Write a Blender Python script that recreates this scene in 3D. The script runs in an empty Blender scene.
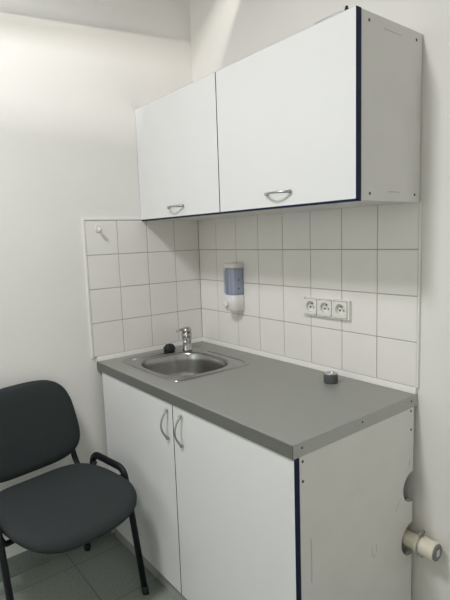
import bpy, bmesh, math, random
from mathutils import Vector, Matrix
PI = math.pi
S = bpy.context.scene
COL = S.collection
random.seed(4)

# ------------------------------------------------------------------ camera, world, lights, exposure
cd = bpy.data.cameras.new('camera')
cam = bpy.data.objects.new('camera', cd); COL.objects.link(cam)
R_ = Vector((0.62099192, 0.78308331, -0.03390523))
U_ = Vector((-0.07980137, 0.10619657, 0.99113774))
F_ = Vector((-0.77974405, 0.61278284, -0.12843834))
m = Matrix.Identity(4)
for i in range(3):
    m[i][0], m[i][1], m[i][2] = R_[i], U_[i], -F_[i]
m.translation = Vector((2.0284, -1.4391, 1.3654))
cam.matrix_world = m
cd.sensor_fit = 'VERTICAL'; cd.sensor_height = 36; cd.lens = 486.5856 / 600 * 36
cd.clip_start = 0.02
S.camera = cam
S.view_settings.view_transform = 'Standard'; S.view_settings.look = 'None'
S.view_settings.gamma = 1; S.view_settings.use_curve_mapping = False
S.view_settings.exposure = 0.05
w = bpy.data.worlds.new('world'); S.world = w; w.use_nodes = True
w.node_tree.nodes['Background'].inputs[0].default_value = (0.9, 0.95, 1, 1)
w.node_tree.nodes['Background'].inputs[1].default_value = 0.0
S.cycles.max_bounces = 14; S.cycles.diffuse_bounces = 10

def area(name, loc, direction, sx, sy, power, col, xaxis=None, spread=180):
    l = bpy.data.lights.new(name, 'AREA'); l.shape = 'RECTANGLE'; l.size = sx; l.size_y = sy
    l.energy = power; l.color = col; l.spread = math.radians(spread)
    o = bpy.data.objects.new(name, l); COL.objects.link(o)
    z = -Vector(direction).normalized()
    x = Vector(xaxis or (1, 0, 0)); x = (x - z * x.dot(z)).normalized(); y = z.cross(x)
    mm = Matrix.Identity(4)
    for i in range(3): mm[i][0], mm[i][1], mm[i][2] = x[i], y[i], z[i]
    mm.translation = Vector(loc); o.matrix_world = mm
    return o
# ceiling luminaire and, beside it, an unseen slotted light added to throw the slanting band
LAMP = Vector((1.0, -1.76, 2.75))
area('ceiling_lamp_light', LAMP, (0, 0, -1), 0.20, 0.42, 32, (0.98, 0.985, 1.0))
SA = Vector((0.305, -1.72, 2.330)); SD = Vector((0.133, 1, 0.154)).normalized(); SLEN = 1.25
SB = SA + SD * SLEN
d_up = Vector((-1, 0, -0.563)); d_up = (d_up - SD * d_up.dot(SD)).normalized()
d_lo = Vector((-1, 0, -1.5)); d_lo = (d_lo - SD * d_lo.dot(SD)).normalized()
d_mid = (d_up + d_lo).normalized()
area('band_light', SA + SD * 0.91, d_mid, 1.46, 0.004, 2.9, (1, 0.965, 0.92), SD)

# unseen window added opposite the cabinets: low fill light and the worktop's slanting shadow
WN = (0.30, 1.20, 1.15, 2.15)
area('window_fill_light', ((WN[0] + WN[1]) / 2, -3.385, (WN[2] + WN[3]) / 2), (0, 1, 0), WN[1] - WN[0], WN[3] - WN[2], 5.5, (0.93, 1.0, 0.99))

# ------------------------------------------------------------------ materials
def mat(name, col, rough=0.5, metal=0.0, noise=0.0, nscale=40, bump=0.0, bscale=80, spec=0.5, trans=0.0, coat=0.0, alpha=1.0, stretch=None):
    mt = bpy.data.materials.new(name); mt.use_nodes = True
    nt = mt.node_tree; b = nt.nodes['Principled BSDF']
    b.inputs['Base Color'].default_value = (*col, 1); b.inputs['Roughness'].default_value = rough
    b.inputs['Metallic'].default_value = metal; b.inputs['Specular IOR Level'].default_value = spec
    b.inputs['Transmission Weight'].default_value = trans; b.inputs['Coat Weight'].default_value = coat
    b.inputs['Alpha'].default_value = alpha
    tc = nt.nodes.new('ShaderNodeTexCoord'); src = tc.outputs['Object']
    if stretch:
        mp = nt.nodes.new('ShaderNodeMapping'); mp.inputs['Scale'].default_value = stretch
        nt.links.new(src, mp.inputs[0]); src = mp.outputs[0]
    if noise:
        n = nt.nodes.new('ShaderNodeTexNoise'); n.inputs['Scale'].default_value = nscale; n.inputs['Detail'].default_value = 4
        nt.links.new(src, n.inputs[0])
        r = nt.nodes.new('ShaderNodeMapRange'); r.inputs[1].default_value = 0.3; r.inputs[2].default_value = 0.7
        r.inputs[3].default_value = 1 - noise; r.inputs[4].default_value = 1 + noise
        nt.links.new(n.outputs[0], r.inputs[0])
        mx = nt.nodes.new('ShaderNodeVectorMath'); mx.operation = 'SCALE'; mx.inputs[0].default_value = col
        nt.links.new(r.outputs[0], mx.inputs['Scale']); nt.links.new(mx.outputs[0], b.inputs['Base Color'])
    if bump:
        n = nt.nodes.new('ShaderNodeTexNoise'); n.inputs['Scale'].default_value = bscale; n.inputs['Detail'].default_value = 3
        nt.links.new(src, n.inputs[0])
        bp = nt.nodes.new('ShaderNodeBump'); bp.inputs['Strength'].default_value = bump; bp.inputs['Distance'].default_value = 0.002
        nt.links.new(n.outputs[0], bp.inputs['Height']); nt.links.new(bp.outputs[0], b.inputs['Normal'])
    return mt
M = {
    'wall': mat('wall_paint', (0.80, 0.785, 0.755), 0.85, noise=0.012, nscale=3, bump=0.15, bscale=60),
    'ceil': mat('ceiling_paint', (0.80, 0.79, 0.77), 0.9, noise=0.01, nscale=3),
    'tile': mat('glazed_tile', (0.83, 0.81, 0.775), 0.22, noise=0.02, nscale=5, bump=0.03, bscale=14),
    'grout': mat('grey_grout', (0.40, 0.385, 0.35), 0.9, noise=0.08, nscale=30),
    'trimw': mat('white_plastic_trim', (0.80, 0.79, 0.75), 0.4),
    'lam': mat('white_laminate', (0.745, 0.75, 0.745), 0.35, noise=0.008, nscale=6),
    'lamside': mat('white_side_laminate', (0.70, 0.69, 0.675), 0.45, noise=0.02, nscale=9),
    'lamside_lit': mat('white_side_laminate_lit', (0.77, 0.76, 0.74), 0.45, noise=0.02, nscale=9),  # side laminate lightened: the base panel's brighter light is put into its colour
    'navy': mat('navy_edge_banding', (0.004, 0.013, 0.050), 0.5, spec=.2),
    'top': mat('grey_worktop_laminate', (0.275, 0.28, 0.254), 0.42, noise=0.07, nscale=260, bump=0.05, bscale=300),
    'topedge': mat('dark_grey_edge_band', (0.135, 0.140, 0.125), 0.45, noise=0.12, nscale=30, stretch=(2, 1, 40)),
    'topend': mat('grey_end_strip', (0.43, 0.435, 0.42), 0.4, noise=0.02, nscale=60),
    'steel': mat('brushed_steel', (0.40, 0.40, 0.385), 0.27, 1.0, noise=0.05, nscale=90, bump=0.02, bscale=200),
    'chrome': mat('chrome', (0.50, 0.50, 0.49), 0.16, 1.0, noise=0.01),
    'nickel': mat('satin_nickel', (0.42, 0.41, 0.39), 0.3, 1.0, noise=0.02),
    'black': mat('black_powder_coat', (0.008, 0.009, 0.011), 0.5, noise=0.05, spec=.3),
    'blackrub': mat('black_rubber', (0.012, 0.013, 0.016), 0.6, noise=0.1),
    'fabric': mat('charcoal_upholstery', (0.034, 0.040, 0.041), 0.95, noise=0.22, nscale=420, bump=0.5, bscale=500, spec=0.2),
    'screw': mat('dark_screw', (0.10, 0.09, 0.08), 0.4, 0.8),
    'hole': mat('dark_recess', (0.02, 0.02, 0.02), 0.9),
    'scuff': mat('grey_scuff', (0.45, 0.44, 0.425), 0.8),
    'socket': mat('white_socket_plastic', (0.78, 0.77, 0.73), 0.35),
    'dispw': mat('white_dispenser_plastic', (0.78, 0.77, 0.75), 0.3),
    'dispb': mat('translucent_blue_plastic', (0.40, 0.45, 0.56), 0.15, trans=0.3, noise=0.16, nscale=10, stretch=(12, 12, 0.4)),
    'dispd': mat('dark_blue_marks', (0.03, 0.05, 0.14), 0.4),
    'cream': mat('cream_pipe_plastic', (0.74, 0.69, 0.57), 0.45, noise=0.08, nscale=25),
    'capgrey': mat('grey_cap_plastic', (0.17, 0.18, 0.17), 0.5, noise=0.05),
    'lbl': mat('pale_label', (0.62, 0.62, 0.58), 0.5),
    'tape': mat('dark_grey_tape', (0.075, 0.085, 0.09), 0.45, noise=0.08, nscale=50),
    'tapetop': mat('silver_tape_end', (0.50, 0.50, 0.49), 0.3, 0.5, noise=0.1, nscale=60),
    'film': mat('pale_translucent_plastic', (0.66, 0.67, 0.70), 0.3, trans=0.3, noise=0.05),
    'emit': None,
}
def floor_mat():
    mt = bpy.data.materials.new('grey_green_floor_tiles'); mt.use_nodes = True
    nt = mt.node_tree; b = nt.nodes['Principled BSDF']; b.inputs['Roughness'].default_value = 0.45
    tc = nt.nodes.new('ShaderNodeTexCoord')
    mp = nt.nodes.new('ShaderNodeMapping'); mp.inputs['Location'].default_value = (-0.105, 0.79, 0)
    nt.links.new(tc.outputs['Object'], mp.inputs[0])
    br = nt.nodes.new('ShaderNodeTexBrick'); br.offset = 0; br.inputs['Scale'].default_value = 1
    br.inputs['Brick Width'].default_value = 0.3; br.inputs['Row Height'].default_value = 0.3
    br.inputs['Mortar Size'].default_value = 0.0022; br.inputs['Mortar Smooth'].default_value = 0.2
    br.inputs['Color1'].default_value = (0.262, 0.298, 0.268, 1); br.inputs['Color2'].default_value = (0.282, 0.318, 0.288, 1)
    br.inputs['Mortar'].default_value = (0.15, 0.17, 0.152, 1)
    nt.links.new(mp.outputs[0], br.inputs['Vector'])
    n = nt.nodes.new('ShaderNodeTexNoise'); n.inputs['Scale'].default_value = 160; n.inputs['Detail'].default_value = 5
    nt.links.new(tc.outputs['Object'], n.inputs[0])
    r = nt.nodes.new('ShaderNodeMapRange'); r.inputs[1].default_value = .3; r.inputs[2].default_value = .7; r.inputs[3].default_value = .78; r.inputs[4].default_value = 1.22
    nt.links.new(n.outputs[0], r.inputs[0])
    v = nt.nodes.new('ShaderNodeVectorMath'); v.operation = 'SCALE'
    nt.links.new(br.outputs[0], v.inputs[0]); nt.links.new(r.outputs[0], v.inputs['Scale'])
    nt.links.new(v.outputs[0], b.inputs['Base Color'])
    bp = nt.nodes.new('ShaderNodeBump'); bp.inputs['Strength'].default_value = .4; bp.inputs['Distance'].default_value = .002; bp.invert = True
    nt.links.new(br.outputs['Fac'], bp.inputs['Height']); nt.links.new(bp.outputs[0], b.inputs['Normal'])
    return mt
M['floor'] = floor_mat()
M['skirt'] = mat('grey_green_skirting_tile', (0.195, 0.225, 0.20), 0.45, noise=0.15, nscale=160)
em = bpy.data.materials.new('lamp_diffuser'); em.use_nodes = True
em.node_tree.nodes['Principled BSDF'].inputs['Base Color'].default_value = (.8, .8, .78, 1)
M['emit'] = em

# ------------------------------------------------------------------ mesh helpers
def NB(): return bmesh.new()
def box(bm, x0, x1, y0, y1, z0, z1, mi=0, bev=0.0, seg=2):
    r = bmesh.ops.create_cube(bm, size=1)
    vs = r['verts']
    for v in vs:
        v.co = Vector(((x0 + x1) / 2 + v.co.x * (x1 - x0), (y0 + y1) / 2 + v.co.y * (y1 - y0), (z0 + z1) / 2 + v.co.z * (z1 - z0)))
    fs = set(f for v in vs for f in v.link_faces)
    for f in fs: f.material_index = mi
    if bev:
        es = list(set(e for v in vs for e in v.link_edges))
        rr = bmesh.ops.bevel(bm, geom=es, offset=bev, segments=seg, affect='EDGES', profile=0.5)
        for f in rr['faces']: f.material_index = mi
    return fs
def lathe(bm, prof, n=32, mi=0, origin=(0, 0, 0), axis='z', caps=True):
    o = Vector(origin); rings = []
    for (r, h) in prof:
        ring = []
        for k in range(n):
            a = 2 * PI * k / n
            p = (r * math.cos(a), r * math.sin(a), h)
            if axis == 'x': p = (h, r * math.cos(a), r * math.sin(a))
            if axis == 'y': p = (r * math.sin(a), h, r * math.cos(a))
            ring.append(bm.verts.new(o + Vector(p)))
        rings.append(ring)
    for a, b in zip(rings, rings[1:]):
        for k in range(n):
            f = bm.faces.new((a[k], a[(k + 1) % n], b[(k + 1) % n], b[k])); f.material_index = mi; f.smooth = True
    if caps:
        f = bm.faces.new(list(reversed(rings[0]))); f.material_index = mi
        f = bm.faces.new(rings[-1]); f.material_index = mi
def round_path(pts, rad, n=6):
    pts = [Vector(p) for p in pts]; out = [pts[0]]
    for i in range(1, len(pts) - 1):
        a, b, c = pts[i - 1], pts[i], pts[i + 1]
        r = min(rad, (a - b).length * .45, (c - b).length * .45)
        p = b + (a - b).normalized() * r; q = b + (c - b).normalized() * r
        for k in range(n + 1):
            t = k / n; out.append(p * (1 - t) ** 2 + b * 2 * t * (1 - t) + q * t * t)
    out.append(pts[-1]); return out
def sweep(bm, pts, ra, rb=None, side=(0, 1, 0), n=14, mi=0):
    """elliptical tube: rb along the given side vector, ra across it"""
    rb = rb or ra; pts = [Vector(p) for p in pts]; rings = []; sd = Vector(side)
    for i, p in enumerate(pts):
        t = (pts[min(i + 1, len(pts) - 1)] - pts[max(i - 1, 0)]).normalized()
        s = (sd - t * sd.dot(t)).normalized(); u = t.cross(s)
        rr = (ra[i] if isinstance(ra, (list, tuple)) else ra); r2 = (rb[i] if isinstance(rb, (list, tuple)) else rb)
        rings.append([bm.verts.new(p + u * rr * math.cos(2 * PI * k / n) + s * r2 * math.sin(2 * PI * k / n)) for k in range(n)])
    for a, b in zip(rings, rings[1:]):
        for k in range(n):
            f = bm.faces.new((a[k], a[(k + 1) % n], b[(k + 1) % n], b[k])); f.material_index = mi; f.smooth = True
    for f in (bm.faces.new(rings[0]), bm.faces.new(rings[-1])): f.material_index = mi
def loft(bm, rings, mi=0, cap0=True, cap1=True, smooth=True):
    R = [[bm.verts.new(Vector(p)) for p in r] for r in rings]; n = len(R[0])
    for a, b in zip(R, R[1:]):
        for k in range(n):
            f = bm.faces.new((a[k], a[(k + 1) % n], b[(k + 1) % n], b[k])); f.material_index = mi; f.smooth = smooth
    if cap0: bm.faces.new(list(reversed(R[0]))).material_index = mi
    if cap1: bm.faces.new(R[-1]).material_index = mi
def obj(name, bm, mats, parent=None):
    bmesh.ops.recalc_face_normals(bm, faces=bm.faces[:])
    me = bpy.data.meshes.new(name); bm.to_mesh(me); bm.free()
    for mm in (mats if isinstance(mats, (list, tuple)) else [mats]): me.materials.append(mm)
    o = bpy.data.objects.new(name, me); COL.objects.link(o)
    if parent is not None:
        o.parent = parent
    return o
def thing(name, label, cat, loc=(0, 0, 0), rz=0.0, group=None):
    o = bpy.data.objects.new(name, None); COL.objects.link(o)
    o.location = loc; o.rotation_euler = (0, 0, rz); o.empty_display_size = .05
    o['label'] = label; o['category'] = cat
    if group: o['group'] = group
    return o
def struct(name, bm, mats, label=None, cat=None):
    o = obj(name, bm, mats); o['kind'] = 'structure'
    if label: o['label'] = label
    if cat: o['category'] = cat
    return o
def superel(hx, hy, n, N=64):
    out = []
    for k in range(N):
        a = 2 * PI * k / N; c, s = math.cos(a), math.sin(a)
        out.append((hx * math.copysign(abs(c) ** (2 / n), c), hy * math.copysign(abs(s) ** (2 / n), s)))
    return out

# ------------------------------------------------------------------ room shell
RX, RY, RZ = 2.75, -3.4, 2.84
b = NB(); box(b, -.1, RX + .1, RY - .1, .1, -.1, 0); struct('floor', b, M['floor'], 'grey-green tiled floor with thin dark joints', 'floor')
b = NB(); box(b, -.1, RX + .1, RY - .1, .1, RZ, RZ + .1); struct('ceiling', b, M['ceil'], 'plain white ceiling above the room', 'ceiling')
b = NB(); box(b, -.1, 0, RY - .1, .1, 0, RZ); wl = struct('wall_left', b, M['wall'], 'white painted wall behind the charcoal chair', 'wall')
b = NB(); box(b, 0, RX + .1, 0, .1, 0, RZ); wr = struct('wall_right', b, M['wall'], 'white painted wall behind the kitchen cabinets', 'wall')
b = NB(); box(b, RX, RX + .1, RY - .1, 0, 0, RZ); struct('wall_east', b, M['wall'], 'white wall behind the camera, to its right', 'wall')
b = NB()
box(b, 0, WN[0], RY - .1, RY, 0, RZ); box(b, WN[1], RX, RY - .1, RY, 0, RZ)
box(b, WN[0], WN[1], RY - .1, RY, 0, WN[2]); box(b, WN[0], WN[1], RY - .1, RY, WN[3], RZ)
struct('wall_back', b, M['wall'], 'white wall behind the camera, facing the cabinets', 'wall')
b = NB()
for a in ((WN[0], WN[0] + .05, WN[2], WN[3]), (WN[1] - .05, WN[1], WN[2], WN[3]), (WN[0], WN[1], WN[2], WN[2] + .05), (WN[0], WN[1], WN[3] - .05, WN[3])):
    box(b, a[0], a[1], RY - .07, RY - .02, a[2], a[3], 0, .003, 1)
wn = struct('added_window_1', b, M['trimw'], 'unseen white framed window added behind the camera for fill light', 'window')
b = NB(); box(b, WN[0] + .05, WN[1] - .05, RY - .05, RY - .045, WN[2] + .05, WN[3] - .05); obj('pane', b, mat('window_glass', (.9, .92, .92), .1, trans=1), wn)
b = NB()
for y0 in [-.574 - .3 * k for k in range(8)]:
    box(b, 0, .008, max(y0 - .298, RY), y0, 0, .088, 0, .0015, 1)
struct('baseboard_left', b, M['skirt'], 'grey-green tile skirting along the foot of the left wall', 'baseboard')

# glazed wall tiles (grout bed + single raised tiles), children of their walls
ZB, P, G, TH = 0.856, 0.15, 0.0029, 0.007
def tiles(wall, parent, cols, name):
    b = NB()
    L = cols * P
    if wall == 'L': box(b, 0, TH - .0018, -L, -.0005, ZB, ZB + 4 * P, 1)
    else: box(b, TH, L, -(TH - .0018), 0, ZB, ZB + 4 * P, 1)
    for c in range(cols):
        for r in range(4):
            z0, z1 = ZB + r * P + G / 2, ZB + (r + 1) * P - G / 2
            a0, a1 = c * P + G / 2, (c + 1) * P - G / 2
            if c == 0: a0 = TH + .001
            if wall == 'L': box(b, .001, TH, -a1, -a0, z0, z1, 0, .0012, 2)
            else: box(b, a0, a1, -TH, -.001, z0, z1, 0, .0012, 2)
    t = obj(name, b, [M['tile'], M['grout']], parent); t['kind'] = 'structure'
    t['label'] = 'square cream glazed tiles with grey grout'
    e = NB()
    if wall == 'L':
        box(e, 0, TH + .003, -L - .009, -L, ZB - .004, ZB + 4 * P + .009, 0, .0015)
        box(e, 0, TH + .003, -L, -.001, ZB + 4 * P, ZB + 4 * P + .009, 0, .0015)
    else:
        box(e, L, L + .007, -(TH + .002), 0, ZB, ZB + 4 * P, 0, .0015)
    o = obj('tile_edge_strip', e, M['trimw'], t); o['kind'] = 'structure'
tiles('L', wl, 4, 'tiled_splashback'); tiles('R', wr, 8, 'tiled_splashback')
# white sealing strips between worktop and tiles
WT = 0.835
def strip(name, along, L, label):
    b = NB()
    prof = [(0, 0), (.013, 0), (.0125, .006), (.010, .015), (.0085, .0205), (0, .0205)]
    rings = []
    for t in (0.0006, L):
        rings.append([((p, -t, WT + .0005 + q) if along == 'y' else (t, -p, WT + .0005 + q)) for p, q in prof])
    loft(b, rings, smooth=False)
    struct(name, b, M['trimw'], label, 'trim')
strip('trim_1', 'y', .585, 'white sealing strip between worktop and left wall tiles')
strip('trim_2', 'x', 1.2, 'white sealing strip between worktop and right wall tiles')

# ------------------------------------------------------------------ cabinet parts
def door(parent, x0, x1, z0, z1, yf, yb, label=None):
    b = NB(); box(b, x0, x1, yf, yb, z0, z1, 1, .0008, 1)
    b.normal_update()
    for f in b.faces:
        if abs(f.normal.y) > .9: f.material_index = 0
    d = obj('door', b, [M['lam'], M['navy']], parent)
    if label: d['label'] = label
    return d
def bow_handle(parent, p0, p1, out, rad=.0036):
    """a bow between two posts; out = displacement of the middle of the bow"""
    p0, p1, out = Vector(p0), Vector(p1), Vector(out); b = NB(); pts = []; N = 18
    for k in range(N + 1):
        t = k / N; s = math.sin(PI * t) ** .8
        pts.append(p0.lerp(p1, t) + out * s)
    rr = [rad * (1.25 - .4 * math.sin(PI * k / N)) for k in range(N + 1)]
    sweep(b, pts, rr, rr, side=(p1 - p0).cross(out).normalized(), n=10)
    for p in (p0, p1):
        lathe(b, [(.0058, 0.0), (.0058, -.004), (.0045, -.007)], 14, 0, p + Vector((0, .0005, 0)), 'y')
    h = obj('handle', b, M['nickel'], parent); h['label'] = 'curved metal bow handle'
    return h
def screw(parent, loc, axis, r=.0042, name='screw'):
    b = NB()
    lathe(b, [(r, 0), (r, .0008), (r * .6, .0016)], 14, 0, loc, axis)
    return obj(name, b, M['screw'], parent)

# ------------------------------------------------------------------ wall cabinet
WZ0, WZ1, WD, WX = 1.452, 1.946, .300, 1.199
wc = thing('wall_cabinet', 'white wall cabinet with two doors and navy edges above the tiles', 'cabinet', (0, 0, WZ0))
off = Vector((0, 0, -WZ0))
def lz(z): return z - WZ0
T = .018
b = NB()
box(b, .004, .004 + T, -WD, -.001, 0, lz(WZ1), 0, .0006, 1)
box(b, .004 + T, WX - T, -WD, -.006, 0.001, T, 0, .0006, 1)
box(b, .004 + T, WX - T, -WD, -.006, lz(WZ1) - T, lz(WZ1) - .001, 0, .0006, 1)
box(b, .004 + T, WX - T, -.0055, -.0012, 0.001, lz(WZ1) - .001)
box(b, .592, .610, -WD, -.006, T, lz(WZ1) - T)
obj('carcass', b, M['lamside'], wc)
b = NB(); box(b, WX - T, WX, -WD, -.004, 0, lz(WZ1), 0, .0008, 1)
sp = obj('side_panel', b, M['lamside'], wc); sp['label'] = 'grey-white right side panel with four screws'
for (y, z) in ((-.268, WZ1 - .022), (-.036, WZ1 - .024), (-.262, WZ0 + .020), (-.034, WZ0 + .022)):
    screw(sp, (WX - .0002, y, lz(z)), 'x')
b = NB()
for (y0, y1, z) in ((-.20, -.115, WZ1 - .030), (-.175, -.115, WZ0 + .026)):
    b = NB(); box(b, WX - .0003, WX + .0003, y0, y1, lz(z), lz(z) + .0022); obj('scuff_mark', b, M['scuff'], sp)
b = NB(); box(b, .0006, WX, -WD - .0245, -WD - .0005, -.0012, .0032, 0, .0006, 1); o = obj('edge_band', b, M['navy'], wc); o['label'] = 'navy edge along the bottom of the cabinet'
dl = door(wc, .0006, .5965, .004, lz(WZ1) + .001, -WD - .0240, -WD - .0012)
dr = door(wc, .5995, WX, .004, lz(WZ1) + .001, -WD - .0240, -WD - .0012)
DF = -WD - .0240
bow_handle(dl, (.256, DF - .005, lz(1.496)), (.360, DF - .005, lz(1.496)), (0, -.026, 0))
bow_handle(dr, (.853, DF - .005, lz(1.498)), (.957, DF - .005, lz(1.498)), (0, -.026, 0))

# pale thing lying on the wall cabinet
b = NB()
hx = thing('plastic_tray', 'pale translucent plastic piece with a dark tip, lying on the wall cabinet', 'plastic piece', (1.085, -.275, WZ1 + .0005))
rings = []
for s, z in ((.96, 0), (1, .003), (1, .012), (.97, .016), (.6, .018)):
    rings.append([(x * s, y * s, z) for x, y in superel(.055, .03, 5, 32)])
loft(b, rings); obj('body', b, M['film'], hx)
b = NB(); lathe(b, [(.006, 0), (.0062, .012), (.004, .022), (.002, .024)], 12, 0, (.046, 0, .012), 'z'); o = obj('tip', b, M['blackrub'], hx); o['label'] = 'small dark tip'

# ------------------------------------------------------------------ base cabinet
BX, BYF = 1.2, -.563          # right face, carcass front
bc = thing('base_cabinet', 'white base cabinet with two doors under the grey worktop', 'cabinet', (0, 0, 0))
BT = WT - .040
b = NB()
box(b, .038, .038 + T, -.550, -.004, 0.001, BT - .001)
box(b, .038 + T, BX - T, -.548, -.012, .075, .075 + T)
box(b, .038 + T, BX - T, -.548, -.530, BT - .05, BT - .001)
obj('carcass', b, M['lamside'], bc)
b = NB(); box(b, .038 - .006, BX - T, -.565, -.5505, .0005, .072, 0, .0006, 1)
pl_ = obj('plinth', b, mat('grey_plinth_laminate', (0.36, 0.37, 0.36), 0.5, noise=0.03), bc); pl_['label'] = 'grey plinth strip at the floor'
# right side panel with two round notches cut in its rear edge
def rear_y(z):
    y = -.018
    for zc, r in ((.334, .058), (.520, .053)):
        if abs(z - zc) < r: y = min(y, -.022 - math.sqrt(r * r - (z - zc) ** 2))
    return y
zs = [.0005, BT - .001]
for zc, r in ((.334, .058), (.520, .053)):
    for k in range(33): zs.append(zc - r * math.cos(PI * k / 32))
    zs += [zc - r - .0002, zc + r + .0002]
b = NB()
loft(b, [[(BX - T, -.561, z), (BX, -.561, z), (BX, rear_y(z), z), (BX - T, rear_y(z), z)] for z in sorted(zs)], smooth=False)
sp = obj('side_panel', b, M['lamside_lit'], bc); sp['label'] = 'white right side panel with two round notches at the wall'
for (y, z) in ((-.5495, .779), (-.5495, .724), (-.036, .785), (-.034, .721)):
    screw(sp, (BX - .0002, y, z), 'x')
def smear(pts, r=.0011):
    b = NB(); sweep(b, [(BX, y, z) for y, z in pts], r, .0004, side=(1, 0, 0), n=6); obj('scuff_mark', b, M['scuff'], sp)
smear([(-.115, .468), (-.10, .488), (-.088, .502)])
smear([(-.245, .40), (-.242, .372), (-.232, .362), (-.222, .372), (-.222, .40)])
smear([(-.045, .600), (-.036, .618)]); smear([(-.52, .42), (-.519, .48), (-.521, .55)])
d1 = door(bc, .040, .6165, .066, BT - .003, -.5810, -.5615)
d2 = door(bc, .6195, BX, .066, BT - .003, -.5810, -.5615)
bow_handle(d1, (.585, -.5850, .763), (.585, -.5850, .660), (0, -.026, 0))
bow_handle(d2, (.675, -.5850, .765), (.675, -.5850, .660), (0, -.026, 0))

# ------------------------------------------------------------------ worktop with sink cut-out
SCX, SCY = .300, -.315; SHX, SHY = .236, .200
BCX, BCY, BHX, BHY = .312, -.325, .186, .164
wt = thing('worktop', 'grey laminate worktop with a sink set into it', 'worktop', (0, 0, WT))
b = NB()
N = 64
hole = [(BCX + x * 1.06, BCY + y * 1.06) for x, y in superel(BHX, BHY, 2.7, N)]
X0, X1, Y0, Y1 = .0015, BX, -.5845, -.0012
def to_rect(x, y):
    dx, dy = x - BCX, y - BCY; t = 1e9
    if dx > 1e-9: t = min(t, (X1 - BCX) / dx)
    if dx < -1e-9: t = min(t, (X0 - BCX) / dx)
    if dy > 1e-9: t = min(t, (Y1 - BCY) / dy)
    if dy < -1e-9: t = min(t, (Y0 - BCY) / dy)
    return (BCX + dx * t, BCY + dy * t)
outer = [to_rect(*h) for h in hole]
for cx_, cy_ in ((X0, Y0), (X0, Y1), (X1, Y0), (X1, Y1)):
    k = min(range(N), key=lambda i: abs(math.atan2(outer[i][1] - BCY, outer[i][0] - BCX) - math.atan2(cy_ - BCY, cx_ - BCX)))
    outer[k] = (cx_, cy_)
TB = -.040
vt_o = [b.verts.new((x, y, 0)) for x, y in outer]; vt_i = [b.verts.new((x, y, 0)) for x, y in hole]
vb_o = [b.verts.new((x, y, TB)) for x, y in outer]; vb_i = [b.verts.new((x, y, TB)) for x, y in hole]
for k in range(N):
    j = (k + 1) % N
    b.faces.new((vt_i[k], vt_o[k], vt_o[j], vt_i[j])); b.faces.new((vb_i[k], vb_i[j], vb_o[j], vb_o[k]))
    b.faces.new((vt_o[k], vb_o[k], vb_o[j], vt_o[j])); b.faces.new((vt_i[k], vt_i[j], vb_i[j], vb_i[k]))
slab = obj('slab', b, M['top'], wt)
bv = slab.modifiers.new('bevel', 'BEVEL'); bv.width = .003; bv.segments = 3; bv.limit_method = 'ANGLE'; bv.angle_limit = math.radians(50)
b = NB(); box(b, X0, BX, Y0 - .0022, Y0 - .0001, TB, -.0030, 0, .0005, 1); o = obj('front_edge', b, M['topedge'], wt); o['label'] = 'darker grey front edge band'
b = NB(); box(b, BX + .0002, BX + .0022, Y0 + .0005, Y1 - .001, TB, .0006, 0, .0006, 1)
es = obj('end_strip', b, M['topend'], wt); es['label'] = 'lighter grey end strip with three screws'
for y in (-.553, -.297, -.038): screw(es, (BX + .002, y, -.0165), 'x', .0036)

# ------------------------------------------------------------------ sink
sk = thing('sink', 'square stainless steel sink with a rounded bowl in the worktop corner', 'sink', (0, 0, WT))
b = NB()
rim = superel(SHX, SHY, 9, N); inn = superel(BHX, BHY, 2.7, N)
def ring(pts, cx_, cy_, s, z): return [(cx_ + x * s, cy_ + y * s, z) for x, y in pts]
rings = [ring(rim, SCX, SCY, 1.0, .0008), ring(rim, SCX, SCY, .995, .0032), ring(rim, SCX, SCY, .975, .0042), ring(rim, SCX, SCY, .955, .0030), ring(rim, SCX, SCY, .94, .0026)]
mid = [((SCX + a[0] * .93) * .35 + (BCX + c[0] * 1.05) * .65, (SCY + a[1] * .93) * .35 + (BCY + c[1] * 1.05) * .65, .0026) for a, c in zip(rim, inn)]
rings += [mid, ring(inn, BCX, BCY, 1.035, .0024), ring(inn, BCX, BCY, 1.0, .0005), ring(inn, BCX, BCY, .975, -.008), ring(inn, BCX, BCY, .95, -.035),
          ring(inn, BCX, BCY, .92, -.085), ring(inn, BCX, BCY, .87, -.120), ring(inn, BCX, BCY, .76, -.140), ring(inn, BCX, BCY, .55, -.148), ring(inn, BCX, BCY, .25, -.152), ring(superel(.036, .036, 2, N), BCX, BCY, 1.0, -.1535)]
loft(b, rings, cap0=False, cap1=False)
bowl = obj('bowl', b, M['steel'], sk)
b = NB(); lathe(b, [(.037, -.153), (.034, -.1545), (.030, -.158), (.004, -.158), (.001, -.156)], 32, 0, (BCX, BCY, 0)); o = obj('drain', b, M['chrome'], sk); o['label'] = 'round chrome drain'
b = NB()
sweep(b, [(.105, -.465, .0032), (.105, -.30, .0032)], .0012, .0025, side=(1, 0, 0), n=6); obj('embossed_bead', b, M['steel'], sk); b = NB()
sweep(b, [(.22, -.130, .0032), (.47, -.130, .0032), (.505, -.150, .0032)], .0012, .0025, side=(0, 1, 0), n=6)
obj('embossed_bead', b, M['steel'], sk)

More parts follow.
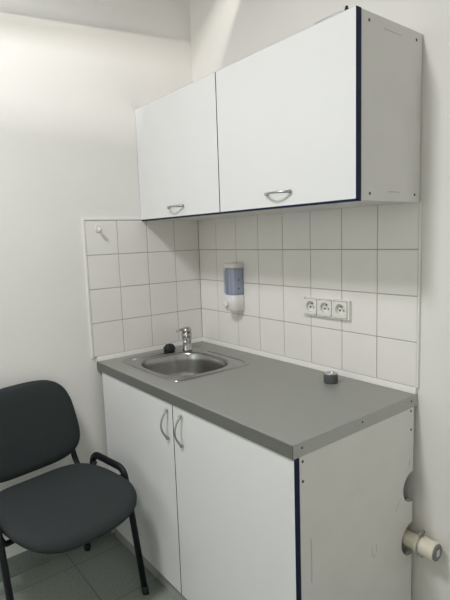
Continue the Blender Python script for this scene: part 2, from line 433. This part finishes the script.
# ------------------------------------------------------------------ faucet
fz = WT + .0028
fa = thing('faucet', 'small chrome mixer tap with a side lever at the sink corner', 'tap', (.125, -.182, fz))
b = NB(); lathe(b, [(.024, 0), (.0245, .004), (.0215, .008), (.0212, .04), (.0235, .060), (.0255, .072), (.0255, .082), (.018, .087)], 24); obj('body', b, M['chrome'], fa)
b = NB(); sweep(b, round_path([(.004, -.003, .050), (.040, -.028, .062), (.085, -.062, .066), (.098, -.071, .054)], .02), .014, .013, side=(0, 0, 1), n=14); obj('spout', b, M['chrome'], fa)
b = NB()
lathe(b, [(.021, .087), (.0245, .091), (.022, .105), (.010, .110)], 20)
sweep(b, [(0, 0, .099), (.002, -.025, .103), (.004, -.058, .099)], [.008, .0055, .004], [.010, .008, .006], side=(1, 0, 0), n=12)
o = obj('lever', b, M['chrome'], fa); o['label'] = 'lever pointing left'

# small black thing on the sink rim: a lobed rubber plug with its ring
sp_ = thing('sink_plug', 'small black rubber plug lying on the sink rim left of tap', 'plug', (.088, -.258, fz - .0006))
b = NB(); rings = []
for s, z in ((.80, 0), (1.0, .006), (1.0, .016), (.88, .026), (.62, .034), (.2, .037)):
    rings.append([((.024 + .002 * math.sin(7 * a)) * s * math.cos(a), (.026 + .002 * math.sin(7 * a)) * s * math.sin(a), z) for a in [2 * PI * k / 56 for k in range(56)]])
loft(b, rings); obj('body', b, M['blackrub'], sp_)
b = NB()
for z, L in ((.006, .012), (.015, .013), (.023, .010)):
    sweep(b, [(.0, -.018, z), (.002, -.026 - L * .6, z + .001)], [.004, .003], [.006, .005], side=(1, 0, 0), n=8)
obj('fin', b, M['blackrub'], sp_)

# ------------------------------------------------------------------ tape roll
tp = thing('tape_roll', 'small dark grey roll of tape standing on the worktop near the tiles', 'tape', (.926, -.103, WT + .0004))
b = NB(); lathe(b, [(.0155, .0), (.0245, .0), (.0252, .002), (.0252, .031), (.0245, .033), (.0155, .033), (.0155, 0)], 40, 0, (0, 0, 0), 'z', False); obj('roll', b, M['tape'], tp)
b = NB(); lathe(b, [(.012, .001), (.0154, .001), (.0154, .0355), (.0135, .0362), (.012, .0355), (.012, .001)], 32, 0, (0, 0, 0), 'z', False)
lathe(b, [(.0152, .0332), (.0235, .0332), (.0228, .0348), (.0152, .0348)], 40, 0, (0, 0, 0), 'z', False)
o = obj('core', b, M['tapetop'], tp); o['label'] = 'shiny pale core and top of the roll'

# ------------------------------------------------------------------ soap dispenser on the tiles
ds = thing('soap_dispenser', 'white wall soap dispenser with translucent blue tank on the tiles', 'soap dispenser', (.310, -TH - .0003, 1.029))
def drum(bm, hw, dep, z0, z1, r0=.97, mi=0):
    def sec(s, z):
        out = [(-hw * s, 0, z)]
        for k in range(0, 21):
            a = PI - PI * k / 20; c, q = math.cos(a), math.sin(a)
            out.append((hw * s * math.copysign(abs(c) ** .55, c), -.012 - (dep - .012) * s * abs(q) ** .6, z))
        out.append((hw * s, 0, z)); return out
    h = z1 - z0
    loft(bm, [sec(r0, z0), sec(1, z0 + min(.004, h * .2)), sec(1, z1 - min(.004, h * .2)), sec(r0, z1)], mi)
b = NB(); drum(b, .040, .060, .0, .074, .9); obj('base', b, M['dispw'], ds)
b = NB(); drum(b, .0385, .058, .0745, .193, .99); tk = obj('tank', b, M['dispb'], ds); tk['label'] = 'translucent blue ribbed tank'
b = NB()
for k in range(8):
    x = -.032 + .0046 * k; box(b, x, x + .0016, -.0592, -.0575, .079, .188, 0, .0004, 1)
obj('rib', b, M['dispb'], tk)
b = NB()
for z in (.103, .142): b = NB(); lathe(b, [(.0036, 0), (.0036, .0012)], 12, 0, (.0382, -.030, z), 'x'); obj('sight_mark', b, M['dispd'], tk)
b = NB(); drum(b, .041, .061, .1935, .219, .88); o = obj('lid', b, M['dispw'], ds); o['label'] = 'white lid'
b = NB(); lathe(b, [(.0145, 0), (.015, -.009), (.013, -.013), (.006, -.0145)], 24, 0, (-.016, -.059, .030), 'y'); obj('push_button', b, M['dispw'], ds)
b = NB(); lathe(b, [(.007, 0), (.006, -.012), (.004, -.014)], 14, 0, (.0, -.042, .0004), 'z'); obj('nozzle', b, M['dispw'], ds)

# ------------------------------------------------------------------ triple power socket
SK0, SK1, SKZ0, SKZ1 = .720, .944, 1.050, 1.122
so_ = thing('power_socket', 'white triple power socket in one frame on the tiles', 'power socket', ((SK0 + SK1) / 2, -TH - .0003, (SKZ0 + SKZ1) / 2))
hw, hh = (SK1 - SK0) / 2, (SKZ1 - SKZ0) / 2
b = NB()
# frame with three square openings: rails and stiles
xs = [-hw, -.1035, -.0395, -.032, .032, .0395, .1035, hw]
box(b, -hw, hw, -.013, 0, .0315, hh, 0, .003, 2); box(b, -hw, hw, -.013, 0, -hh, -.0315, 0, .003, 2)
for x0, x1 in ((xs[0], xs[1]), (xs[2], xs[3]), (xs[4], xs[5]), (xs[6], xs[7])): box(b, x0, x1, -.0125, 0, -.032, .032)
obj('frame', b, M['socket'], so_)
for k in (-1, 0, 1):
    cx_ = k * .0715
    b = NB()
    o1 = [(cx_ + x, z) for x, z in superel(.0308, .0308, 9, 40)]; i1 = [(cx_ + x, z) for x, z in superel(.0215, .0215, 2, 40)]
    def sh(p, q): return [(cx_ + (x - cx_) * p, q, z * p) for x, z in i1]
    loft(b, [[(x, -.002, z) for x, z in o1], [(x, -.0145, z) for x, z in o1], [(cx_ + (x - cx_) * .96, -.0160, z * .96) for x, z in o1], sh(1.0, -.0160), sh(.97, -.0145),
             sh(.93, -.0022), sh(.1, -.0020)], smooth=False)
    s_ = obj('socket', b, M['socket'], so_)
    for dx, dz in ((-.0095, -.004), (.0095, -.004)):
        b = NB(); lathe(b, [(.0038, 0), (.0038, -.0012)], 14, 0, (cx_ + dx, -.0021, dz), 'y')
        o = obj('contact_hole', b, M['hole'], s_); o['label'] = 'dark contact hole'
    b = NB(); lathe(b, [(.0028, 0), (.0028, -.010), (.0012, -.012)], 12, 0, (cx_, -.002, .0115), 'y'); o = obj('earth_pin', b, M['nickel'], s_); o['label'] = 'metal earth pin'

# ------------------------------------------------------------------ adhesive hook
hk = thing('wall_hook', 'tiny white adhesive hook on the top left tile', 'hook', (TH + .0003, -.541, 1.420))
b = NB()
loft(b, [[(x_, y, z) for y, z in superel(.0135 * s, .017 * s, 3, 24)] for x_, s in ((0, 1), (.003, 1), (.0042, .85))]); obj('plate', b, M['socket'], hk)
b = NB(); sweep(b, round_path([(.003, 0, .004), (.020, -.002, -.006), (.030, -.003, -.010), (.034, -.003, .004)], .01), .0042, .0055, side=(0, 1, 0), n=10); obj('prong', b, M['socket'], hk)

# ------------------------------------------------------------------ drain pipe through the lower notch
PZ, PY = .347, -.048
dp = thing('drain_pipe', 'capped cream plastic pipe stub poking out of the base cabinet', 'pipe', (1.2, PY, PZ))
b = NB(); lathe(b, [(.0245, -.16), (.0245, .036), (.0255, .038), (.0255, .044)], 36, 0, (0, 0, 0), 'x'); obj('tube', b, M['cream'], dp)
b = NB(); lathe(b, [(.0265, .034), (.0300, .036), (.0310, .046), (.0310, .058), (.0295, .062), (.0295, .086), (.0305, .090), (.0305, .100), (.028, .103), (.024, .1035)], 40, 0, (0, 0, 0), 'x'); o = obj('coupling', b, M['cream'], dp); o['label'] = 'thicker cream coupling'
b = NB(); lathe(b, [(.0268, .1025), (.0268, .1065), (.0245, .1085), (.012, .1088)], 40, 0, (0, 0, 0), 'x'); cp = obj('end_cap', b, M['capgrey'], dp); cp['label'] = 'dark grey end cap'
b = NB(); box(b, .1080, .1094, -.010, .008, -.011, .011, 0, .0004, 1); o = obj('cap_label', b, M['lbl'], cp); o['label'] = 'small pale label'
b = NB()
lathe(b, [(.0313, .0485), (.0323, .049), (.0323, .0555), (.0313, .056)], 40, 0, (0, 0, 0), 'x', False)
box(b, .046, .059, -.006, .006, .030, .037, 0, .001, 1)
sweep(b, round_path([(.052, -.015, .036), (.052, -.014, .047), (.052, .014, .047), (.052, .015, .036)], .006), .0018, .0035, side=(1, 0, 0), n=8)
box(b, .046, .058, -.005, .005, -.042, -.031, 0, .001, 1)
o = obj('pipe_clamp', b, M['chrome'], dp); o['label'] = 'metal clamp with a wing screw'

# ------------------------------------------------------------------ visitor chair
TH_ = math.radians(9); LX, LY = math.cos(TH_), math.sin(TH_)
CX = .282 - LY * .016; CY = -.929 + LX * .016
ch = thing('visitor_chair', 'charcoal upholstered visitor chair with black tube legs by left wall', 'chair', (CX, CY, 0), TH_)
NS = 72
def seat_outline():
    out = []
    for k in range(NS):
        a = 2 * PI * k / NS; c, s = math.cos(a), math.sin(a)
        n = 3.6 if c > 0 else 3.1
        x = .06 + (.252 if c > 0 else .232) * math.copysign(abs(c) ** (2 / n), c)
        y = .227 * math.copysign(abs(s) ** (2 / n), s)
        y *= 1 - .05 * max(0, -(x - .06) / .25)
        out.append((x, y))
    return out
so2 = seat_outline()
def sring(s, z):
    out = []
    for x, y in so2:
        X, Y = .06 + (x - .06) * s, y * s
        dz = -.020 * max(0, (X - .17) / .14) ** 2 + .022 * (Y / .23) ** 2 * (1 if s > .5 else s * 2)
        out.append((X, Y, z - .009 + dz))
    return out
b = NB(); loft(b, [sring(.90, .422), sring(.975, .424), sring(.997, .432), sring(1, .441), sring(.985, .452), sring(.94, .461), sring(.85, .466), sring(.6, .468), sring(.3, .467), sring(.05, .466)])
obj('seat', b, M['fabric'], ch)
b = NB(); loft(b, [sring(.80, .407), sring(.91, .410), sring(.955, .4235)]); o = obj('seat_shell', b, M['blackrub'], ch); o['label'] = 'black plastic shell under the seat'
# backrest
ZC, HH = .652, .171
def bpt(y, z, d):
    x = -.172 - .16 * (z - .50) + .35 * y * y + d
    return (x, y, z)
def bring(s, d):
    out = []
    n = 3.4
    for k in range(NS):
        a = 2 * PI * k / NS; c, q = math.cos(a), math.sin(a)
        zz = HH * math.copysign(abs(q) ** (2 / n), q); W = .213 * (1 - .10 * zz / HH)
        out.append(bpt(W * math.copysign(abs(c) ** (2 / n), c) * s, ZC + zz * s, d))
    return out
b = NB(); loft(b, [bring(.90, -.004), bring(.96, -.002), bring(.99, .006), bring(1, .014), bring(.985, .024), bring(.93, .032), bring(.8, .036), bring(.5, .036), bring(.2, .035), bring(.04, .035)])
obj('backrest', b, M['fabric'], ch)
b = NB(); loft(b, [bring(.82, -.014), bring(.94, -.012), bring(.972, -.003), bring(.955, .001)]); o = obj('backrest_shell', b, M['blackrub'], ch); o['label'] = 'black plastic shell behind the backrest'
FW = .243
for s in (1, -1):
    path = round_path([(.207, s * FW, .012), (.120, s * FW, .462), (.095, s * FW, .482), (-.075, s * FW, .484), (-.105, s * FW, .462), (-.205, s * FW, .012)], .035, 6)
    b = NB(); sweep(b, path, .0155, .0105, side=(0, 1, 0), n=16)
    fr = obj('leg_frame', b, M['black'], ch); fr['label'] = 'black oval tube loop forming two legs'
    for x in (.209, -.2065):
        b = NB(); sweep(b, [(x + (.0018 if x > 0 else -.0018), s * FW, .0003), (x - (.005 if x > 0 else -.005), s * FW, .030)],   .0168, .0118, side=(0, 1, 0), n=16)
        obj('foot_cap', b, M['blackrub'], fr)
for x in (.10, -.09):
    b = NB(); sweep(b, round_path([(x, -FW, .452), (x, -FW + .022, .397), (x, FW - .022, .397), (x, FW, .452)], .012), .0095, .0095, side=(1, 0, 0), n=12)
    obj('crossbar', b, M['black'], ch)
for s in (1, -1):
    b = NB()
    pth = round_path([(.02, s * .185, .4015), (-.09, s * .188, .4015), (-.155, s * .192, .455), (-.180, s * .192, .505), (-.196, s * .192, .62)], .05, 6)
    sweep(b, pth, .0045, .0125, side=(0, 1, 0), n=12)
    obj('back_upright', b, M['black'], ch)

# ------------------------------------------------------------------ ceiling luminaire and added band light (above the frame)
lm = thing('ceiling_lamp', 'white box ceiling lamp hung over the room, above the frame', 'lamp', tuple(LAMP))
b = NB()
box(b, -.13, .13, -.27, .27, .012, RZ - LAMP.z - .0005, 0, .002, 1)
box(b, -.13, -.122, -.27, .27, -.004, .012); box(b, .122, .13, -.27, .27, -.004, .012)
box(b, -.122, .122, -.27, -.262, -.004, .012); box(b, -.122, .122, .262, .27, -.004, .012)
obj('housing', b, M['trimw'], lm)
ww = thing('added_band_light', 'unseen slotted light added above the frame to throw the slanting band', 'lamp', (0, 0, 0))
b = NB()
nu = d_up.cross(SD).normalized()
if nu.z < 0: nu = -nu
nl = d_lo.cross(SD).normalized()
if nl.z > 0: nl = -nl
def slab_between(p0, p1, q0, q1, nrm, th=.004):
    vs = [b.verts.new(p + nrm * q) for p in (p0, p1, q1, q0) for q in (0, th)]
    for f in ((0, 2, 4, 6), (1, 7, 5, 3), (0, 1, 3, 2), (2, 3, 5, 4), (4, 5, 7, 6), (6, 7, 1, 0)):
        b.faces.new([vs[i] for i in f])
EA, EB = SA - SD * .02, SA + SD * 1.735
T0 = .026
side_n = (nu - nl).normalized()
for d, n_, T1 in ((d_up, nu, .15), (d_lo, nl, .062)):
    slab_between(EA + d * T0, EB + d * T0, EA + d * T1, EB + d * T1, n_)           # black blades that cut the band's edges
    back = -d_mid * (T0 + .006)
    sn = side_n if n_ is nu else -side_n
    slab_between(EA + d * T0, EB + d * T0, EA + d * T0 + back, EB + d * T0 + back, sn)  # housing sides
bk = -d_mid * .008
slab_between(EA + bk + side_n * .010, EB + bk + side_n * .010, EA + bk - side_n * .010, EB + bk - side_n * .010, -d_mid)
for E_ in (EA, ):
    slab_between(E_ - d_mid * .012 + side_n * .02, E_ + d_mid * .05 + side_n * .02, E_ - d_mid * .012 - side_n * .02, E_ + d_mid * .05 - side_n * .02, -SD)
obj('housing', b, mat('black_band_light_housing', (.02, .02, .02), .7), ww)
b = NB()
for t in (.15, .85):
    p = SA.lerp(SB, t) + nu * .003
    b = NB(); lathe(b, [(.004, 0), (.004, RZ - p.z - .0005)], 10, 0, p); obj('hanger', b, M['nickel'], ww)
